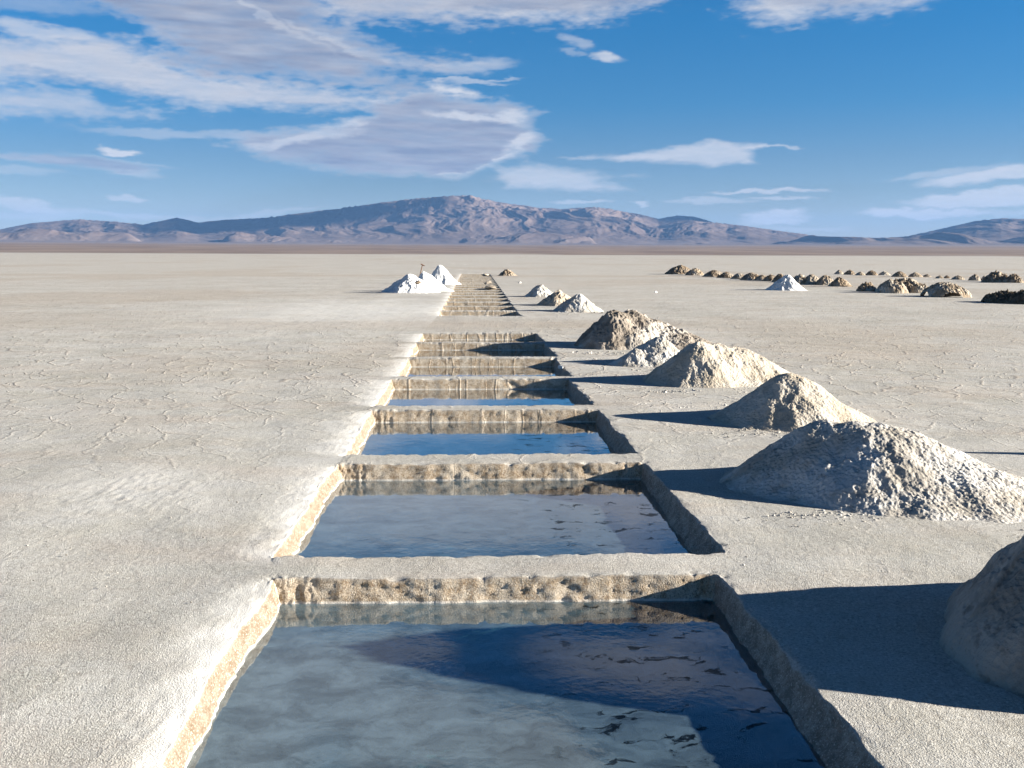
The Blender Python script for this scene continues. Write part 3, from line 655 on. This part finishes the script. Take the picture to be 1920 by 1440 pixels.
# ------------------------------------------------------------------ mountains
def mountains():
    """ridge line heights read from the photograph as angles, given a real distance"""
    prof = [(-400,440),(-150,425),(0,430),(60,418),(150,411),(220,416),(268,421),(330,408),(372,417),(410,413),(500,408),(560,400),(640,390),(700,382),(760,374),(830,368),(880,366),(930,378),(1000,388),(1050,392),(1110,388),(1140,391),(1200,402),(1235,410),(1270,404),(1300,406),(1340,417),(1400,424),(1470,434),(1540,443),(1600,444),(1650,446),(1700,443),(1760,430),(1830,414),(1880,409),(1930,411),(2050,425),(2300,440)]
    D = 11000.
    az_ = np.array([math.atan2(*ray(a, b)[:2]) for a, b in prof]); tn = np.array([ray(a, b).z/math.hypot(*ray(a, b)[:2]) for a, b in prof])
    na, nd = 1500, 360
    A = np.linspace(az_[0], az_[-1], na); Dd = np.linspace(6800, 13600, nd)
    AA, DD = np.meshgrid(A, Dd)
    Xm = np.sin(AA)*DD; Ym = np.cos(AA)*DD
    S = np.interp(AA, az_, tn)*D
    t = (DD-7200)/(D-7200)
    base = np.where(t < 1, np.clip(t, 0, 1)**1.35, 1-np.clip(t-1, 0, 1)*1.1)
    s = 1/1500.
    wx = .35*fbm(Xm*s, Ym*s, o=3); wy = .35*fbm(Xm*s+7, Ym*s+3, o=3)
    # spurs run towards the viewer
    rd = fbm(Xm*s*1.1+wx, Ym*s*.45+wy, o=6, rough=.52, ridged=True)/1.9
    rd2 = fbm(Xm*s*2.7+wx*2, Ym*s*1.6+wy*2, o=5, rough=.55, ridged=True)/1.9
    rd3 = fbm(Xm*s*7+wx*3, Ym*s*5+wy*3, o=4, rough=.55, ridged=True)/1.9
    relief = (rd-.35)*.46+(rd2-.35)*.20+(rd3-.35)*.07
    crest = 1-.7*np.exp(-((t-1)/.10)**2)
    Zm = S*(base*(1+relief*1.0*crest*np.clip(t*2.2, 0, 1)))
    # low foothills in front of the main ridge
    fh = np.exp(-((t-.30)/.17)**2)*np.clip(rd+.25, 0, 2)*150*sst(-.0, .3, pn(AA*9+3, AA*0)+.35)
    Zm = np.maximum(Zm*sst(0, .25, t), fh*1.0)
    fan = np.clip((DD-SALT_END)*.0085, 0, 74)-3+8*np.clip((t-.0)/.1, 0, 1)
    Zm = smax(Zm, fan+0*Zm, 14.)+(-30)*(t <= 0)*0
    keepv = np.ones_like(Zm, bool)
    # scale each line of sight so that the seen ridge keeps the photographed outline
    want = np.interp(A, az_, tn)*(1+.014*pn(A*70, A*0)+.008*pn(A*190, A*0))
    got = ((Zm-H)/DD).max(0); kz = want/got; kz = np.convolve(np.pad(kz, 4, 'edge'), np.ones(9)/9, 'valid')
    fz = sst(fan.mean()*.9, fan.mean()*1.8, Zm); Zm = Zm*(1+(kz[None, :]-1)*fz)
    V = np.stack([Xm, Ym, Zm], -1).reshape(-1, 3)
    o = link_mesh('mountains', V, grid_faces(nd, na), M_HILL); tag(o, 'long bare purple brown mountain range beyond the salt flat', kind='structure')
mountains()

# high clouds right of the picture whose shadows lie on parts of the range
def shadow_cloud(px, y, rx, ry, z=6000., zt=150.):
    tx = (px-888)/F*y; t = (z-zt)/sd[2]; cx, cy = tx+sd[0]*t, y+sd[1]*t
    a = np.linspace(0, 2*math.pi, 96, endpoint=False); b = np.linspace(-math.pi/2, math.pi/2, 24); A, B = np.meshgrid(a, b)
    x = np.cos(B)*np.cos(A); yy = np.cos(B)*np.sin(A); zz = np.sin(B); k = 1+.35*fbm(x*2+px*.01, yy*2, zz*2, o=4)
    V = np.stack([x*k*rx, yy*k*ry, zz*k*260], -1).reshape(-1, 3)
    i = np.arange(24*96).reshape(24, 96); i = np.concatenate([i, i[:, :1]], 1)
    f = np.stack([i[:-1, :-1], i[:-1, 1:], i[1:, 1:], i[1:, :-1]], -1).reshape(-1, 4)
    o = link_mesh('high_cloud', V, f, M_CLOUD, loc=(cx, cy, z)); tag(o, kind='structure')
M_CLOUD, _n = mat('high_cloud'); finish(_n, (.8, .8, .82), 1., spec=0)
for q in ((400, 9900, 420, 800), (1175, 10700, 260, 350)): shadow_cloud(*q)

# ------------------------------------------------------------------ air
HAZE = 4.0e-5
if HAZE:
    m, n = mat('haze'); pv = n.add('ShaderNodeVolumePrincipled'); pv.inputs['Color'].default_value = (.20, .42, .86, 1)
    pv.inputs['Density'].default_value = HAZE; pv.inputs['Anisotropy'].default_value = .0
    oo = n.add('ShaderNodeOutputMaterial'); n.put(oo.inputs['Volume'], pv.outputs[0])
    a, b, c0, c1, z0, z1 = -21000, 21000, -3000, 21000, -8, 720
    V = [(a,c0,z0),(b,c0,z0),(b,c1,z0),(a,c1,z0),(a,c0,z1),(b,c0,z1),(b,c1,z1),(a,c1,z1)]
    o = link_mesh('haze', V, [(0,3,2,1),(4,5,6,7),(0,1,5,4),(1,2,6,5),(2,3,7,6),(3,0,4,7)], m, smooth=False); tag(o, kind='stuff')
sc.render.engine = 'CYCLES'
sc.cycles.volume_bounces = 0; sc.cycles.diffuse_bounces = 2; sc.cycles.transparent_max_bounces = 12
